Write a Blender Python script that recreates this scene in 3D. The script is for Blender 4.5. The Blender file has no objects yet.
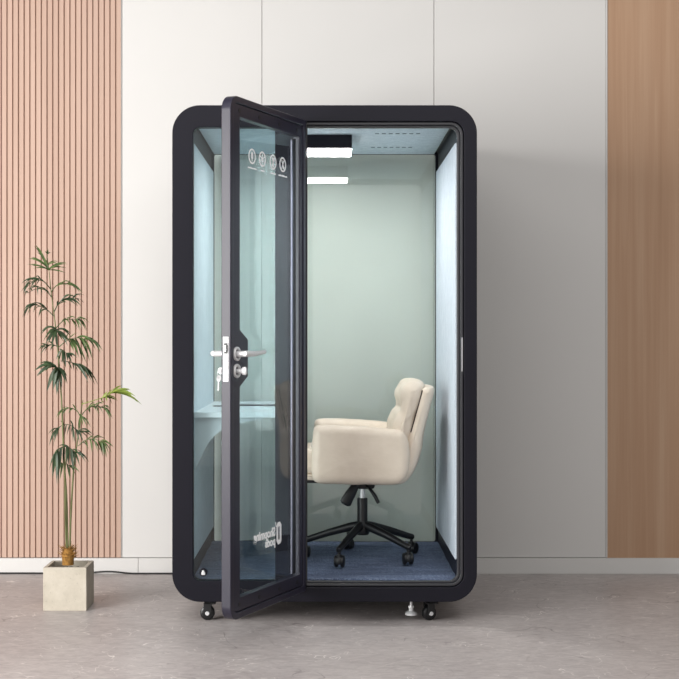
import bpy, bmesh, math, random
from mathutils import Vector, Matrix, noise

random.seed(7)
R = math.radians
scene = bpy.context.scene
COL = scene.collection

# ------------------------------------------------------------------ camera frame used for laying things out
CAMY, CAMZ, FOC, CX, CY = -5.7, 1.212, 1345.0, 326.0, 338.0


def P(px, py, Y):
    """world point seen at pixel (px, py) standing at depth Y"""
    d = (Y - CAMY) / FOC
    return Vector(((px - CX) * d, Y, CAMZ - (py - CY) * d))


def s2l(c):
    c = c / 255.0
    return c / 12.92 if c <= 0.04045 else ((c + 0.055) / 1.055) ** 2.4


def rgb(r, g, b):
    return (s2l(r), s2l(g), s2l(b), 1.0)


# ------------------------------------------------------------------ materials
def new_mat(name):
    m = bpy.data.materials.new(name)
    m.use_nodes = True
    nt = m.node_tree
    b = nt.nodes['Principled BSDF']
    return m, nt, b


def coords(nt, scale=(1, 1, 1), rot=(0, 0, 0)):
    tc = nt.nodes.new('ShaderNodeTexCoord')
    mp = nt.nodes.new('ShaderNodeMapping')
    mp.inputs['Scale'].default_value = scale
    mp.inputs['Rotation'].default_value = rot
    nt.links.new(tc.outputs['Object'], mp.inputs['Vector'])
    return mp.outputs['Vector']


def noise_tex(nt, vec, scale, detail=4, rough=0.55, dist=0.0):
    n = nt.nodes.new('ShaderNodeTexNoise')
    n.inputs['Scale'].default_value = scale
    n.inputs['Detail'].default_value = detail
    n.inputs['Roughness'].default_value = rough
    n.inputs['Distortion'].default_value = dist
    nt.links.new(vec, n.inputs['Vector'])
    return n.outputs['Fac']


def ramp(nt, fac, stops):
    r = nt.nodes.new('ShaderNodeValToRGB')
    el = r.color_ramp.elements
    while len(el) < len(stops):
        el.new(0.5)
    for e, (p, c) in zip(el, stops):
        e.position = p
        e.color = c
    nt.links.new(fac, r.inputs['Fac'])
    return r.outputs['Color']


def mix(nt, fac, a, b, mode='MIX'):
    n = nt.nodes.new('ShaderNodeMix')
    n.data_type = 'RGBA'
    n.blend_type = mode
    for sock, val in ((n.inputs['Factor'], fac), (n.inputs['A'], a), (n.inputs['B'], b)):
        pass
    ins = [s for s in n.inputs if s.name == 'A' and s.type == 'RGBA'][0], [s for s in n.inputs if s.name == 'B' and s.type == 'RGBA'][0]
    f = [s for s in n.inputs if s.name == 'Factor' and s.type == 'VALUE'][0]
    for sock, val in ((f, fac), (ins[0], a), (ins[1], b)):
        if hasattr(val, 'is_linked'):
            nt.links.new(val, sock)
        else:
            sock.default_value = val
    return [o for o in n.outputs if o.type == 'RGBA'][0]


def bump(nt, b, fac, strength=0.2, dist=0.002):
    n = nt.nodes.new('ShaderNodeBump')
    n.inputs['Strength'].default_value = strength
    n.inputs['Distance'].default_value = dist
    nt.links.new(fac, n.inputs['Height'])
    nt.links.new(n.outputs['Normal'], b.inputs['Normal'])


def simple(name, col, rough=0.5, metal=0.0, spec=0.5, var=0.06, vscale=6.0, bmp=0.0, bscale=200.0):
    m, nt, b = new_mat(name)
    v = coords(nt)
    f = noise_tex(nt, v, vscale)
    lo = tuple(c * (1 - var) for c in col[:3]) + (1,)
    hi = tuple(min(1, c * (1 + var)) for c in col[:3]) + (1,)
    nt.links.new(ramp(nt, f, [(0.3, lo), (0.7, hi)]), b.inputs['Base Color'])
    b.inputs['Roughness'].default_value = rough
    b.inputs['Metallic'].default_value = metal
    b.inputs['Specular IOR Level'].default_value = spec
    if bmp:
        bump(nt, b, noise_tex(nt, v, bscale, 2), bmp, 0.002)
    return m


def fabric(name, lo, hi, scale=260.0, mscale=18.0, rough=0.95):
    m, nt, b = new_mat(name)
    v = coords(nt)
    f1 = noise_tex(nt, v, scale, 2)
    f2 = noise_tex(nt, v, mscale, 5, 0.65)
    c = mix(nt, 0.5, ramp(nt, f1, [(0.3, lo), (0.7, hi)]), ramp(nt, f2, [(0.3, lo), (0.7, hi)]))
    nt.links.new(c, b.inputs['Base Color'])
    b.inputs['Roughness'].default_value = rough
    b.inputs['Specular IOR Level'].default_value = 0.2
    bump(nt, b, f1, 0.35, 0.002)
    return m


def glass(name, tint, f0=0.04):
    """clear pane: tinted transmission, mirror reflection rising at grazing angles (Schlick)"""
    m, nt, b = new_mat(name)
    nt.nodes.remove(b)
    out = nt.nodes['Material Output']
    geo = nt.nodes.new('ShaderNodeNewGeometry')
    dot = nt.nodes.new('ShaderNodeVectorMath'); dot.operation = 'DOT_PRODUCT'
    nt.links.new(geo.outputs['Incoming'], dot.inputs[0])
    nt.links.new(geo.outputs['Normal'], dot.inputs[1])

    def mth(op, a, bb=None):
        n = nt.nodes.new('ShaderNodeMath'); n.operation = op
        for i, x in enumerate((a, bb)):
            if x is None:
                continue
            if hasattr(x, 'is_linked'):
                nt.links.new(x, n.inputs[i])
            else:
                n.inputs[i].default_value = x
        return n.outputs[0]
    c = mth('ABSOLUTE', dot.outputs['Value'])
    p = mth('POWER', mth('SUBTRACT', 1.0, c), 5.0)
    fr = mth('ADD', mth('MULTIPLY', p, 1 - f0), f0)
    tr = nt.nodes.new('ShaderNodeBsdfTransparent')
    wv = noise_tex(nt, coords(nt), 3.0, 1)
    t2 = tuple(x * 0.985 for x in tint[:3]) + (1,)
    nt.links.new(ramp(nt, wv, [(0.3, t2), (0.7, tint)]), tr.inputs['Color'])
    gl = nt.nodes.new('ShaderNodeBsdfGlossy')
    gl.inputs['Roughness'].default_value = 0.0
    mx = nt.nodes.new('ShaderNodeMixShader')
    nt.links.new(fr, mx.inputs['Fac'])
    nt.links.new(tr.outputs[0], mx.inputs[1])
    nt.links.new(gl.outputs[0], mx.inputs[2])
    nt.links.new(mx.outputs[0], out.inputs['Surface'])
    return m


def emitter(name, col, strength):
    m, nt, b = new_mat(name)
    b.inputs['Base Color'].default_value = (0.8, 0.8, 0.8, 1)
    b.inputs['Emission Color'].default_value = col
    b.inputs['Emission Strength'].default_value = strength
    return m


def wood(name, lo, mid, hi, sx=55.0):
    m, nt, b = new_mat(name)
    v = coords(nt, (sx, sx, 0.9))
    f = noise_tex(nt, v, 1.0, 6, 0.6, 0.3)
    v2 = coords(nt, (9, 9, 0.5))
    f2 = noise_tex(nt, v2, 1.0, 3, 0.5)
    c = mix(nt, 0.45, ramp(nt, f, [(0.25, lo), (0.5, mid), (0.75, hi)]), ramp(nt, f2, [(0.3, lo), (0.5, mid), (0.7, hi)]))
    nt.links.new(c, b.inputs['Base Color'])
    b.inputs['Roughness'].default_value = 0.55
    b.inputs['Specular IOR Level'].default_value = 0.3
    bump(nt, b, f, 0.08, 0.001)
    return m


def floor_mat():
    m, nt, b = new_mat('stone floor')
    v = coords(nt)
    base = ramp(nt, noise_tex(nt, v, 2.2, 6, 0.62, 0.6), [(0.28, rgb(160, 151, 150)), (0.52, rgb(182, 174, 172)), (0.75, rgb(200, 193, 190))])
    fine = ramp(nt, noise_tex(nt, coords(nt, (1.0, 2.4, 1), (0, 0, 0.6)), 16, 6, 0.7, 1.2), [(0.3, rgb(146, 138, 138)), (0.7, rgb(210, 203, 200))])
    c = mix(nt, 0.55, base, fine)

    def veins(rot, scale, seedshift, width, colr, fac):
        vv = coords(nt, (1.0, 1.0, 1.0), (0, 0, rot))
        n = nt.nodes.new('ShaderNodeTexNoise')
        n.inputs['Scale'].default_value = scale
        n.inputs['Detail'].default_value = 3
        n.inputs['Distortion'].default_value = seedshift
        nt.links.new(vv, n.inputs['Vector'])
        s = nt.nodes.new('ShaderNodeMath'); s.operation = 'SUBTRACT'; s.inputs[1].default_value = 0.5
        nt.links.new(n.outputs['Fac'], s.inputs[0])
        a = nt.nodes.new('ShaderNodeMath'); a.operation = 'ABSOLUTE'
        nt.links.new(s.outputs[0], a.inputs[0])
        rr = ramp(nt, a.outputs[0], [(0.0, (fac, fac, fac, 1)), (width, (0, 0, 0, 1))])
        # break the veins up so that only pieces of them show
        br = ramp(nt, noise_tex(nt, vv, scale * 1.9, 3), [(0.5, (0, 0, 0, 1)), (0.62, (1, 1, 1, 1))])
        k = mix(nt, 1.0, rr, br, 'MULTIPLY')
        return k, colr
    for args in ((0.5, 2.6, 1.6, 0.006, rgb(236, 230, 225), 1.0), (1.3, 3.4, 1.0, 0.005, rgb(232, 226, 221), 0.9), (2.2, 1.7, 2.2, 0.010, rgb(122, 112, 112), 0.8)):
        k, cc = veins(*args)
        c = mix(nt, k, c, cc)
    nt.links.new(c, b.inputs['Base Color'])
    rg = nt.nodes.new('ShaderNodeMapRange')
    rg.inputs['To Min'].default_value = 0.34
    rg.inputs['To Max'].default_value = 0.5
    nt.links.new(noise_tex(nt, v, 9, 4), rg.inputs['Value'])
    nt.links.new(rg.outputs[0], b.inputs['Roughness'])
    b.inputs['Specular IOR Level'].default_value = 0.35
    return m


def carpet_mat():
    m, nt, b = new_mat('blue carpet')
    v = coords(nt)
    f1 = noise_tex(nt, v, 210, 2, 0.65)
    f2 = noise_tex(nt, v, 60, 4, 0.6)
    f3 = noise_tex(nt, coords(nt, (1.5, 6, 1)), 4, 4, 0.6)
    c = ramp(nt, f1, [(0.36, rgb(52, 60, 82)), (0.55, rgb(104, 117, 144)), (0.68, rgb(205, 215, 230))])
    c = mix(nt, 0.35, c, ramp(nt, f2, [(0.3, rgb(54, 63, 86)), (0.7, rgb(128, 142, 168))]))
    c = mix(nt, 0.35, c, ramp(nt, f3, [(0.3, rgb(56, 65, 90)), (0.7, rgb(122, 136, 164))]))
    nt.links.new(c, b.inputs['Base Color'])
    b.inputs['Roughness'].default_value = 1.0
    b.inputs['Specular IOR Level'].default_value = 0.1
    bump(nt, b, f1, 0.6, 0.004)
    return m


def concrete_mat():
    m, nt, b = new_mat('pale concrete')
    v = coords(nt)
    f = noise_tex(nt, v, 14, 6, 0.62)
    c = ramp(nt, f, [(0.28, rgb(178, 170, 155)), (0.55, rgb(194, 186, 171)), (0.8, rgb(204, 197, 184))])
    pits = ramp(nt, noise_tex(nt, v, 120, 2), [(0.27, rgb(150, 142, 130)), (0.33, (1, 1, 1, 1))])
    c = mix(nt, 0.35, c, pits, 'MULTIPLY')
    nt.links.new(c, b.inputs['Base Color'])
    b.inputs['Roughness'].default_value = 0.9
    bump(nt, b, f, 0.2, 0.003)
    return m


def leather_mat():
    m, nt, b = new_mat('cream leather')
    v = coords(nt)
    f = noise_tex(nt, v, 9, 5, 0.6)
    c = ramp(nt, f, [(0.3, rgb(214, 200, 183)), (0.7, rgb(225, 212, 196))])
    nt.links.new(c, b.inputs['Base Color'])
    b.inputs['Roughness'].default_value = 0.5
    b.inputs['Specular IOR Level'].default_value = 0.35
    w = noise_tex(nt, coords(nt, (6, 6, 14)), 2.2, 4, 0.55, 1.2)
    bump(nt, b, w, 0.10, 0.010)
    return m


def leaf_mat(name, lo, hi):
    m, nt, b = new_mat(name)
    f = noise_tex(nt, coords(nt), 22, 3)
    nt.links.new(ramp(nt, f, [(0.3, lo), (0.7, hi)]), b.inputs['Base Color'])
    b.inputs['Roughness'].default_value = 0.42
    return m


M = {
    'wall': simple('white wall panel', rgb(217, 215, 212), 0.6, spec=0.3, var=0.012, vscale=1.5),
    'wallgap': simple('wall joint', rgb(120, 116, 112), 0.8),
    'skirting': simple('white skirting', rgb(217, 215, 212), 0.5, spec=0.35, var=0.01),
    'slat': wood('pink beige slat laminate', rgb(184, 154, 137), rgb(194, 164, 147), rgb(202, 173, 157)),
    'slatgap': simple('slat groove', rgb(140, 102, 82), 0.8),
    'oak': wood('oak veneer', rgb(172, 136, 108), rgb(183, 148, 120), rgb(195, 163, 136), 48.0),
    'floor': floor_mat(),
    'black': simple('black powder coated steel', rgb(21, 20, 29), 0.45, spec=0.2, var=0.05, bmp=0.02, bscale=900),
    'door': simple('charcoal anodised aluminium', rgb(40, 38, 52), 0.38, spec=0.42, var=0.05),
    'rubber': simple('grey rubber seal', rgb(48, 48, 52), 0.35, spec=0.5),
    'alu': simple('brushed aluminium', rgb(150, 150, 165), 0.35, metal=0.85),
    'chrome': simple('polished chrome', rgb(225, 225, 226), 0.16, metal=1.0, var=0.02),
    'satin': simple('satin nickel', rgb(228, 228, 229), 0.40, metal=0.3, var=0.02),
    'steel': simple('brushed steel', rgb(176, 176, 178), 0.5, metal=0.6, var=0.03),
    'slot': simple('grey air slot', rgb(112, 126, 134), 0.9),
    'dark': simple('black plastic', rgb(26, 26, 28), 0.42),
    'nylon': simple('black nylon', rgb(20, 20, 22), 0.35),
    'panelr': fabric('blue grey acoustic felt', rgb(184, 194, 205), rgb(214, 222, 230)),
    'panell': fabric('pale blue acoustic felt', rgb(192, 206, 214), rgb(214, 226, 233)),
    'ceil': fabric('grey blue ceiling felt', rgb(164, 182, 192), rgb(212, 224, 230), 180, 30),
    'desk': simple('pale grey laminate', rgb(218, 226, 230), 0.45, var=0.02),
    'bracket': simple('grey laminate board', rgb(188, 197, 201), 0.5, var=0.03),
    'deskdark': simple('dark board edge', rgb(34, 36, 40), 0.5),
    'carpet': carpet_mat(),
    'leather': leather_mat(),
    'stitch': simple('dark seam thread', rgb(60, 50, 44), 0.8),
    'glass': glass('teal tinted door glass', rgb(246, 251.5, 252)),
    'glassback': glass('green tinted back glass', rgb(250, 254, 252), 0.05),
    'white': simple('white vinyl lettering', rgb(250, 250, 251), 0.6, var=0.005),
    'lamp': emitter('lamp diffuser', (1, 0.985, 0.96, 1), 46.0),
    'concrete': concrete_mat(),
    'soil': simple('grey gravel', rgb(112, 106, 98), 0.95, var=0.6, vscale=160, bmp=0.8, bscale=160),
    'husk': simple('brown fibre', rgb(150, 108, 50), 0.95, var=0.45, vscale=90, bmp=0.6, bscale=120),
    'stem': simple('green cane', rgb(104, 108, 64), 0.5, var=0.2, vscale=20),
    'leafd': leaf_mat('deep green leaf', rgb(36, 52, 34), rgb(62, 82, 48)),
    'leafm': leaf_mat('green leaf', rgb(60, 80, 44), rgb(92, 112, 60)),
    'leafy': leaf_mat('yellow green leaf', rgb(104, 122, 44), rgb(140, 154, 66)),
    'cable': simple('black cable rubber', rgb(24, 22, 22), 0.5),
}

# ------------------------------------------------------------------ object helpers
WORLD = {}


def empty(name, loc, label=None, cat=None, group=None, rotz=0.0):
    o = bpy.data.objects.new(name, None)
    o.empty_display_size = 0.1
    COL.objects.link(o)
    o.location = loc
    o.rotation_euler = (0, 0, rotz)
    if label:
        o['label'] = label
        o['category'] = cat
    if group:
        o['group'] = group
    WORLD[o.name] = Matrix.Translation(loc) @ Matrix.Rotation(rotz, 4, 'Z')
    return o


def wm(o):
    return WORLD[o.name]


def add(name, me, mat, parent=None, basis=None, local=False, smooth=True, label=None, angle=40):
    """link mesh as one object. me in world coordinates unless local (then in parent's frame)."""
    o = bpy.data.objects.new(name, me)
    COL.objects.link(o)
    mats = mat if isinstance(mat, (list, tuple)) else [mat]
    me.materials.clear()
    for m_ in mats:
        me.materials.append(M[m_])
    if smooth:
        me.polygons.foreach_set('use_smooth', [True] * len(me.polygons))
        bm = bmesh.new(); bm.from_mesh(me)
        for e in bm.edges:
            if len(e.link_faces) == 2 and e.calc_face_angle(0) > R(angle):
                e.smooth = False
        bm.to_mesh(me); bm.free()
        if len(me.polygons) < 4000:
            o.modifiers.new('face weighted shading', 'WEIGHTED_NORMAL').keep_sharp = True
    b = basis or Matrix.Identity(4)
    if parent:
        o.parent = parent
        if not local:
            b = wm(parent).inverted() @ b
        o.matrix_basis = b
        WORLD[o.name] = wm(parent) @ b
    else:
        o.matrix_basis = b
        WORLD[o.name] = b
    if label:
        o['label'] = label
    return o


def tag(o, label=None, cat=None, group=None, kind=None):
    for k, v in (('label', label), ('category', cat), ('group', group), ('kind', kind)):
        if v:
            o[k] = v
    return o


def recenter(o):
    """put the origin of a world-built top-level mesh at the middle of its base"""
    me = o.data
    xs = [v.co for v in me.vertices]
    c = Vector(((min(p.x for p in xs) + max(p.x for p in xs)) / 2, (min(p.y for p in xs) + max(p.y for p in xs)) / 2, min(p.z for p in xs)))
    me.transform(Matrix.Translation(-c))
    o.location = c
    WORLD[o.name] = Matrix.Translation(c)
    return o


class MB:
    def __init__(self):
        self.bm = bmesh.new()

    def box(self, x0, x1, y0, y1, z0, z1, bev=0.0, mat=0, seg=2, M4=None):
        r = bmesh.ops.create_cube(self.bm, size=1)
        vs = r['verts']
        for v in vs:
            v.co = Vector((x0 + (v.co.x + .5) * (x1 - x0), y0 + (v.co.y + .5) * (y1 - y0), z0 + (v.co.z + .5) * (z1 - z0)))
        fs = list({f for v in vs for f in v.link_faces})
        if bev > 0:
            es = list({e for f in fs for e in f.edges})
            rr = bmesh.ops.bevel(self.bm, geom=es, offset=bev, segments=seg, affect='EDGES', profile=0.5)
            fs = list({f for v in rr['verts'] for f in v.link_faces} | set(rr['faces']))
            vs = list({v for f in fs for v in f.verts})
        for f in fs:
            f.material_index = mat
        if M4 is not None:
            for v in vs:
                v.co = M4 @ v.co
        return self

    def cyl(self, p0, p1, r0, r1=None, seg=20, mat=0, bev=0.0):
        r1 = r0 if r1 is None else r1
        p0 = Vector(p0); p1 = Vector(p1)
        d = p1 - p0
        q = d.to_track_quat('Z', 'Y')
        M4 = Matrix.Translation((p0 + p1) / 2) @ q.to_matrix().to_4x4()
        r = bmesh.ops.create_cone(self.bm, cap_ends=True, segments=seg, radius1=r0, radius2=r1, depth=d.length, matrix=M4)
        vs = r['verts']
        fs = list({f for v in vs for f in v.link_faces})
        for f in fs:
            f.material_index = mat
        if bev > 0:
            es = [e for f in fs if len(f.verts) > 4 for e in f.edges]
            bmesh.ops.bevel(self.bm, geom=list(set(es)), offset=bev, segments=2, affect='EDGES', profile=0.5)
        return self

    def lathe(self, prof, axis_p, axis_d, seg=24, mat=0):
        """prof: list of (radius, height along axis)"""
        q = Vector(axis_d).to_track_quat('Z', 'Y').to_matrix().to_4x4()
        M4 = Matrix.Translation(axis_p) @ q
        rings = []
        for r, h in prof:
            if r < 1e-6:
                rings.append([self.bm.verts.new(M4 @ Vector((0, 0, h)))])
            else:
                rings.append([self.bm.verts.new(M4 @ Vector((r * math.cos(2 * math.pi * i / seg), r * math.sin(2 * math.pi * i / seg), h))) for i in range(seg)])
        for a, b in zip(rings, rings[1:]):
            for i in range(seg):
                j = (i + 1) % seg
                if len(a) == 1 and len(b) == 1:
                    continue
                if len(a) == 1:
                    f = self.bm.faces.new((a[0], b[i], b[j]))
                elif len(b) == 1:
                    f = self.bm.faces.new((a[i], a[j], b[0]))
                else:
                    f = self.bm.faces.new((a[i], a[j], b[j], b[i]))
                f.material_index = mat
        return self

    def tube(self, pts, rad, seg=8, mat=0, flat=None):
        """swept tube through pts; rad a number or list; flat=(sx, sy) squashes the section"""
        pts = [Vector(p) for p in pts]
        n = len(pts)
        rads = rad if isinstance(rad, (list, tuple)) else [rad] * n
        rings = []
        up = Vector((0, 0, 1))
        last = None
        for i in range(n):
            t = (pts[min(i + 1, n - 1)] - pts[max(i - 1, 0)]).normalized()
            if last is None:
                a = t.cross(up)
                if a.length < 1e-3:
                    a = t.cross(Vector((0, 1, 0)))
                a.normalize()
            else:
                a = (last - t * last.dot(t)).normalized()
            last = a
            b = t.cross(a).normalized()
            sx, sy = flat or (1, 1)
            rings.append([self.bm.verts.new(pts[i] + (a * math.cos(2 * math.pi * k / seg) * sx + b * math.sin(2 * math.pi * k / seg) * sy) * rads[i]) for k in range(seg)])
        for p, q in zip(rings, rings[1:]):
            for k in range(seg):
                f = self.bm.faces.new((p[k], p[(k + 1) % seg], q[(k + 1) % seg], q[k]))
                f.material_index = mat
        for ring in (rings[0][::-1], rings[-1]):
            f = self.bm.faces.new(ring); f.material_index = mat
        return self

    def mesh(self, name='m'):
        bmesh.ops.recalc_face_normals(self.bm, faces=self.bm.faces[:])
        me = bpy.data.meshes.new(name)
        self.bm.to_mesh(me)
        self.bm.free()
        return me


def rrect(x0, x1, z0, z1, r, seg=10, corners=(1, 1, 1, 1)):
    """rounded rectangle outline, counter-clockwise; corners = bl, br, tr, tl"""
    pts = []
    for (cx, cz, a0), on in zip(((x0, z0, 180), (x1, z0, 270), (x1, z1, 0), (x0, z1, 90)), corners):
        rr = r * on
        sx = 1 if cx == x0 else -1
        sz = 1 if cz == z0 else -1
        if rr <= 0:
            pts.append((cx, cz)); continue
        ox, oz = cx + sx * rr, cz + sz * rr
        for k in range(seg + 1):
            a = R(a0 + 90 * k / seg)
            pts.append((ox + rr * math.cos(a), oz + rr * math.sin(a)))
    return pts


def circle(cx, cz, r, n=28, sx=1.0):
    return [(cx + r * sx * math.cos(2 * math.pi * i / n), cz + r * math.sin(2 * math.pi * i / n)) for i in range(n)]


def plate(loops, y0, y1, bev=0.0, name='plate', bseg=2):
    """flat filled outline(s) in the XZ plane (inner loops are holes), solid from y0 to y1, bevelled rims"""
    cu = bpy.data.curves.new(name, 'CURVE')
    cu.dimensions = '2D'
    cu.fill_mode = 'BOTH'
    for lp in loops:
        sp = cu.splines.new('POLY')
        sp.points.add(len(lp) - 1)
        for p, (x, z) in zip(sp.points, lp):
            p.co = (x, z, 0, 1)
        sp.use_cyclic_u = True
    cu.extrude = (y1 - y0) / 2 - bev
    cu.bevel_depth = bev
    cu.bevel_resolution = bseg
    cu.offset = -bev
    ob = bpy.data.objects.new(name, cu)
    COL.objects.link(ob)
    dg = bpy.context.evaluated_depsgraph_get()
    me = bpy.data.meshes.new_from_object(ob.evaluated_get(dg))
    bpy.data.objects.remove(ob)
    bpy.data.curves.remove(cu)
    # local (x, y, z) -> (x, -z, y), centred on the middle depth
    me.transform(Matrix(((1, 0, 0, 0), (0, 0, -1, (y0 + y1) / 2), (0, 1, 0, 0), (0, 0, 0, 1))))
    bm = bmesh.new(); bm.from_mesh(me)
    bmesh.ops.remove_doubles(bm, verts=bm.verts[:], dist=1e-5)
    bmesh.ops.recalc_face_normals(bm, faces=bm.faces[:])
    bm.to_mesh(me); bm.free()
    return me


def join(meshes):
    bm = bmesh.new()
    for m_ in meshes:
        bm.from_mesh(m_)
    me = bpy.data.meshes.new('joined')
    bm.to_mesh(me); bm.free()
    for m_ in meshes:
        bpy.data.meshes.remove(m_)
    return me


def text_mesh(txt, size, thick=0.0006, bold=0.0):
    cu = bpy.data.curves.new('txt', 'FONT')
    cu.body = txt
    cu.size = size
    cu.extrude = thick / 2
    cu.offset = bold
    ob = bpy.data.objects.new('txt', cu)
    COL.objects.link(ob)
    dg = bpy.context.evaluated_depsgraph_get()
    me = bpy.data.meshes.new_from_object(ob.evaluated_get(dg))
    bpy.data.objects.remove(ob)
    bpy.data.curves.remove(cu)
    me.transform(Matrix.Rotation(R(90), 4, 'X'))
    return me


def smooth_loop(pts, n, closed=True):
    """Catmull-Rom resample of a closed outline to n points of equal spacing"""
    k = len(pts)
    dense = []
    for i in range(k):
        p0, p1, p2, p3 = (Vector(pts[(i + d) % k]) for d in (-1, 0, 1, 2))
        for s in range(12):
            t = s / 12
            dense.append(0.5 * ((2 * p1) + (p2 - p0) * t + (2 * p0 - 5 * p1 + 4 * p2 - p3) * t * t + (3 * p1 - p0 - 3 * p2 + p3) * t ** 3))
    L = [0]
    for a, b in zip(dense, dense[1:] + dense[:1]):
        L.append(L[-1] + (b - a).length)
    out = []
    j = 0
    for i in range(n):
        d = L[-1] * i / n
        while L[j + 1] < d:
            j += 1
        f = (d - L[j]) / max(1e-9, L[j + 1] - L[j])
        out.append(dense[j].lerp(dense[(j + 1) % len(dense)], f))
    return out


def pillow(profile, y0, y1, r, n=72, bulge=0.0, wrinkle=0.0, lean=None, seed=0.0):
    """upholstered form: XZ profile swept from y0 to y1 with soft rounded sides"""
    pr = smooth_loop(profile, n)
    area = sum(a.x * b.y - b.x * a.y for a, b in zip(pr, pr[1:] + pr[:1]))
    if area < 0:
        pr = pr[::-1]
    nrm = []
    for i in range(n):
        t = (pr[(i + 1) % n] - pr[i - 1]).normalized()
        nrm.append(Vector((t.y, -t.x)))          # outward for counter-clockwise
    # smooth the inward directions so tight corners do not fold
    for _ in range(6):
        nrm = [(nrm[i - 1] + nrm[i] + nrm[(i + 1) % n]).normalized() for i in range(n)]
    w = y1 - y0
    st = []
    for k in range(8):
        a = R(90 * k / 7)
        st.append((y0 + r * (1 - math.sin(a)), r * (1 - math.cos(a))))
    st = sorted(st)
    mids = [(y0 + r + (w - 2 * r) * k / 13, 0) for k in range(1, 13)]
    end = sorted([(y0 + y1 - y, d) for y, d in st])
    slices = st + mids + end
    bm = bmesh.new()
    rings = []
    for y, ins in slices:
        t = (y - (y0 + y1) / 2) / (w / 2)
        ring = []
        for p, q in zip(pr, nrm):
            d = -ins + bulge * (1 - t * t)
            x = p.x + q.x * d
            z = p.y + q.y * d
            yy = y
            if lean:
                x, yy, z = lean(x, y, z)
            v = Vector((x, yy, z))
            if wrinkle:
                v += Vector((q.x, 0, q.y)) * wrinkle * noise.noise(Vector((v.x * 16, v.y * 7, v.z * 22 + seed)))
            ring.append(bm.verts.new(v))
        rings.append(ring)
    for a, b in zip(rings, rings[1:]):
        for i in range(n):
            bm.faces.new((a[i], a[(i + 1) % n], b[(i + 1) % n], b[i]))
    for ring in (rings[0][::-1], rings[-1]):
        # cap: shrink rings towards the centroid with a slight crown
        c = sum((v.co for v in ring), Vector()) / n
        sgn = -1 if ring is not rings[-1] else 1
        prev = ring
        for f, h in ((0.75, 0.35), (0.5, 0.65), (0.25, 0.9)):
            cur = [bm.verts.new(c.lerp(v.co, f) + Vector((0, sgn * h * bulge, 0))) for v in ring]
            for i in range(n):
                bm.faces.new((prev[i], prev[(i + 1) % n], cur[(i + 1) % n], cur[i]))
            prev = cur
        cv = bm.verts.new(c + Vector((0, sgn * bulge, 0)))
        for i in range(n):
            bm.faces.new((prev[i], prev[(i + 1) % n], cv))
    bmesh.ops.recalc_face_normals(bm, faces=bm.faces[:])
    me = bpy.data.meshes.new('pillow')
    bm.to_mesh(me); bm.free()
    return me


# ================================================================== THE SETTING
WY = 1.22                      # face of the wall panels
b = MB(); b.box(-4.5, 4.5, -7.0, WY + 0.05, -0.06, 0.0)
tag(add('floor', b.mesh(), 'floor', smooth=False), kind='structure')


def wx(px):
    return (px - CX) * (WY - CAMY) / FOC


b = MB()
b.box(-4.5, 4.5, WY + 0.02, WY + 0.12, 0.0, 4.2, mat=1)
edges = [wx(122.0), wx(262), wx(434), wx(606)]
for x0, x1 in zip(edges, edges[1:]):
    b.box(x0 + 0.0012, x1 - 0.0012, WY, WY + 0.022, 0.083, 4.2, bev=0.0012, seg=1)
tag(add('wall_back', b.mesh(), ['wall', 'wallgap'], smooth=False), kind='structure')

b = MB()
xe = wx(121.0)
pitch = 5.72 * (WY - CAMY) / FOC
b.box(-4.4, xe, WY + 0.010, WY + 0.021, 0.083, 4.2, mat=1)
x = xe
while x > -3.6:
    b.box(x - pitch + 0.0058, x, WY - 0.002, WY + 0.012, 0.083, 4.2, bev=0.0012, seg=1)
    x -= pitch
tag(add('trim_1', b.mesh(), ['slat', 'slatgap'], smooth=False), kind='structure')
b = MB(); b.box(xe + 0.001, wx(121.8), WY - 0.004, WY + 0.021, 0.083, 4.2, bev=0.002, seg=1)
tag(add('trim_2', b.mesh(), 'wall', smooth=False), kind='structure')
b = MB(); b.box(wx(607.6), 3.9, WY + 0.002, WY + 0.021, 0.080, 4.2, bev=0.001, seg=1)
tag(add('trim_3', b.mesh(), 'oak', smooth=False), kind='structure')
b = MB(); b.box(wx(606.1), wx(607.4), WY - 0.003, WY + 0.021, 0.083, 4.2, bev=0.001, seg=1)
tag(add('trim_4', b.mesh(), 'wall', smooth=False), kind='structure')
b = MB()
jx = [-4.4, wx(138.5), wx(262), wx(434), 4.4]
for x0, x1 in zip(jx, jx[1:]):
    b.box(x0 + 0.0008, x1 - 0.0008, WY - 0.010, WY + 0.021, 0.0, 0.0805, bev=0.0015, seg=1)
tag(add('baseboard_back', b.mesh(), 'skirting', smooth=False), kind='structure')

# ================================================================== THE BOOTH
XL, XR, ZB, ZT = -0.652, 0.640, 0.0935, 2.199           # outer body
IL, IR, IB, IT = -0.576, 0.5637, 0.165, 2.150           # inner faces
DEP = 1.125
booth = empty('office_booth', (-0.006, 0.55, 0.0), 'tall black glass fronted office booth on castors with its door open', 'booth')

outer = rrect(XL, XR, ZB, ZT, 0.118, 14)
pane_hole = rrect(-0.5636, -0.216, 0.182, 2.106, 0.032, 8, (1, 0.15, 0.15, 1))
door_hole = rrect(-0.085, 0.585, 0.155, 2.131, 0.055, 8, (0.1, 1, 1, 0.1))
add('front_frame', plate([outer, pane_hole[::-1], door_hole[::-1]], 0.0, 0.05, 0.0025), 'black', booth)
add('shell', plate([outer, rrect(IL, IR, IB, IT, 0.012, 3)[::-1]], 0.0505, DEP, 0.003), 'black', booth)
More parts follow.
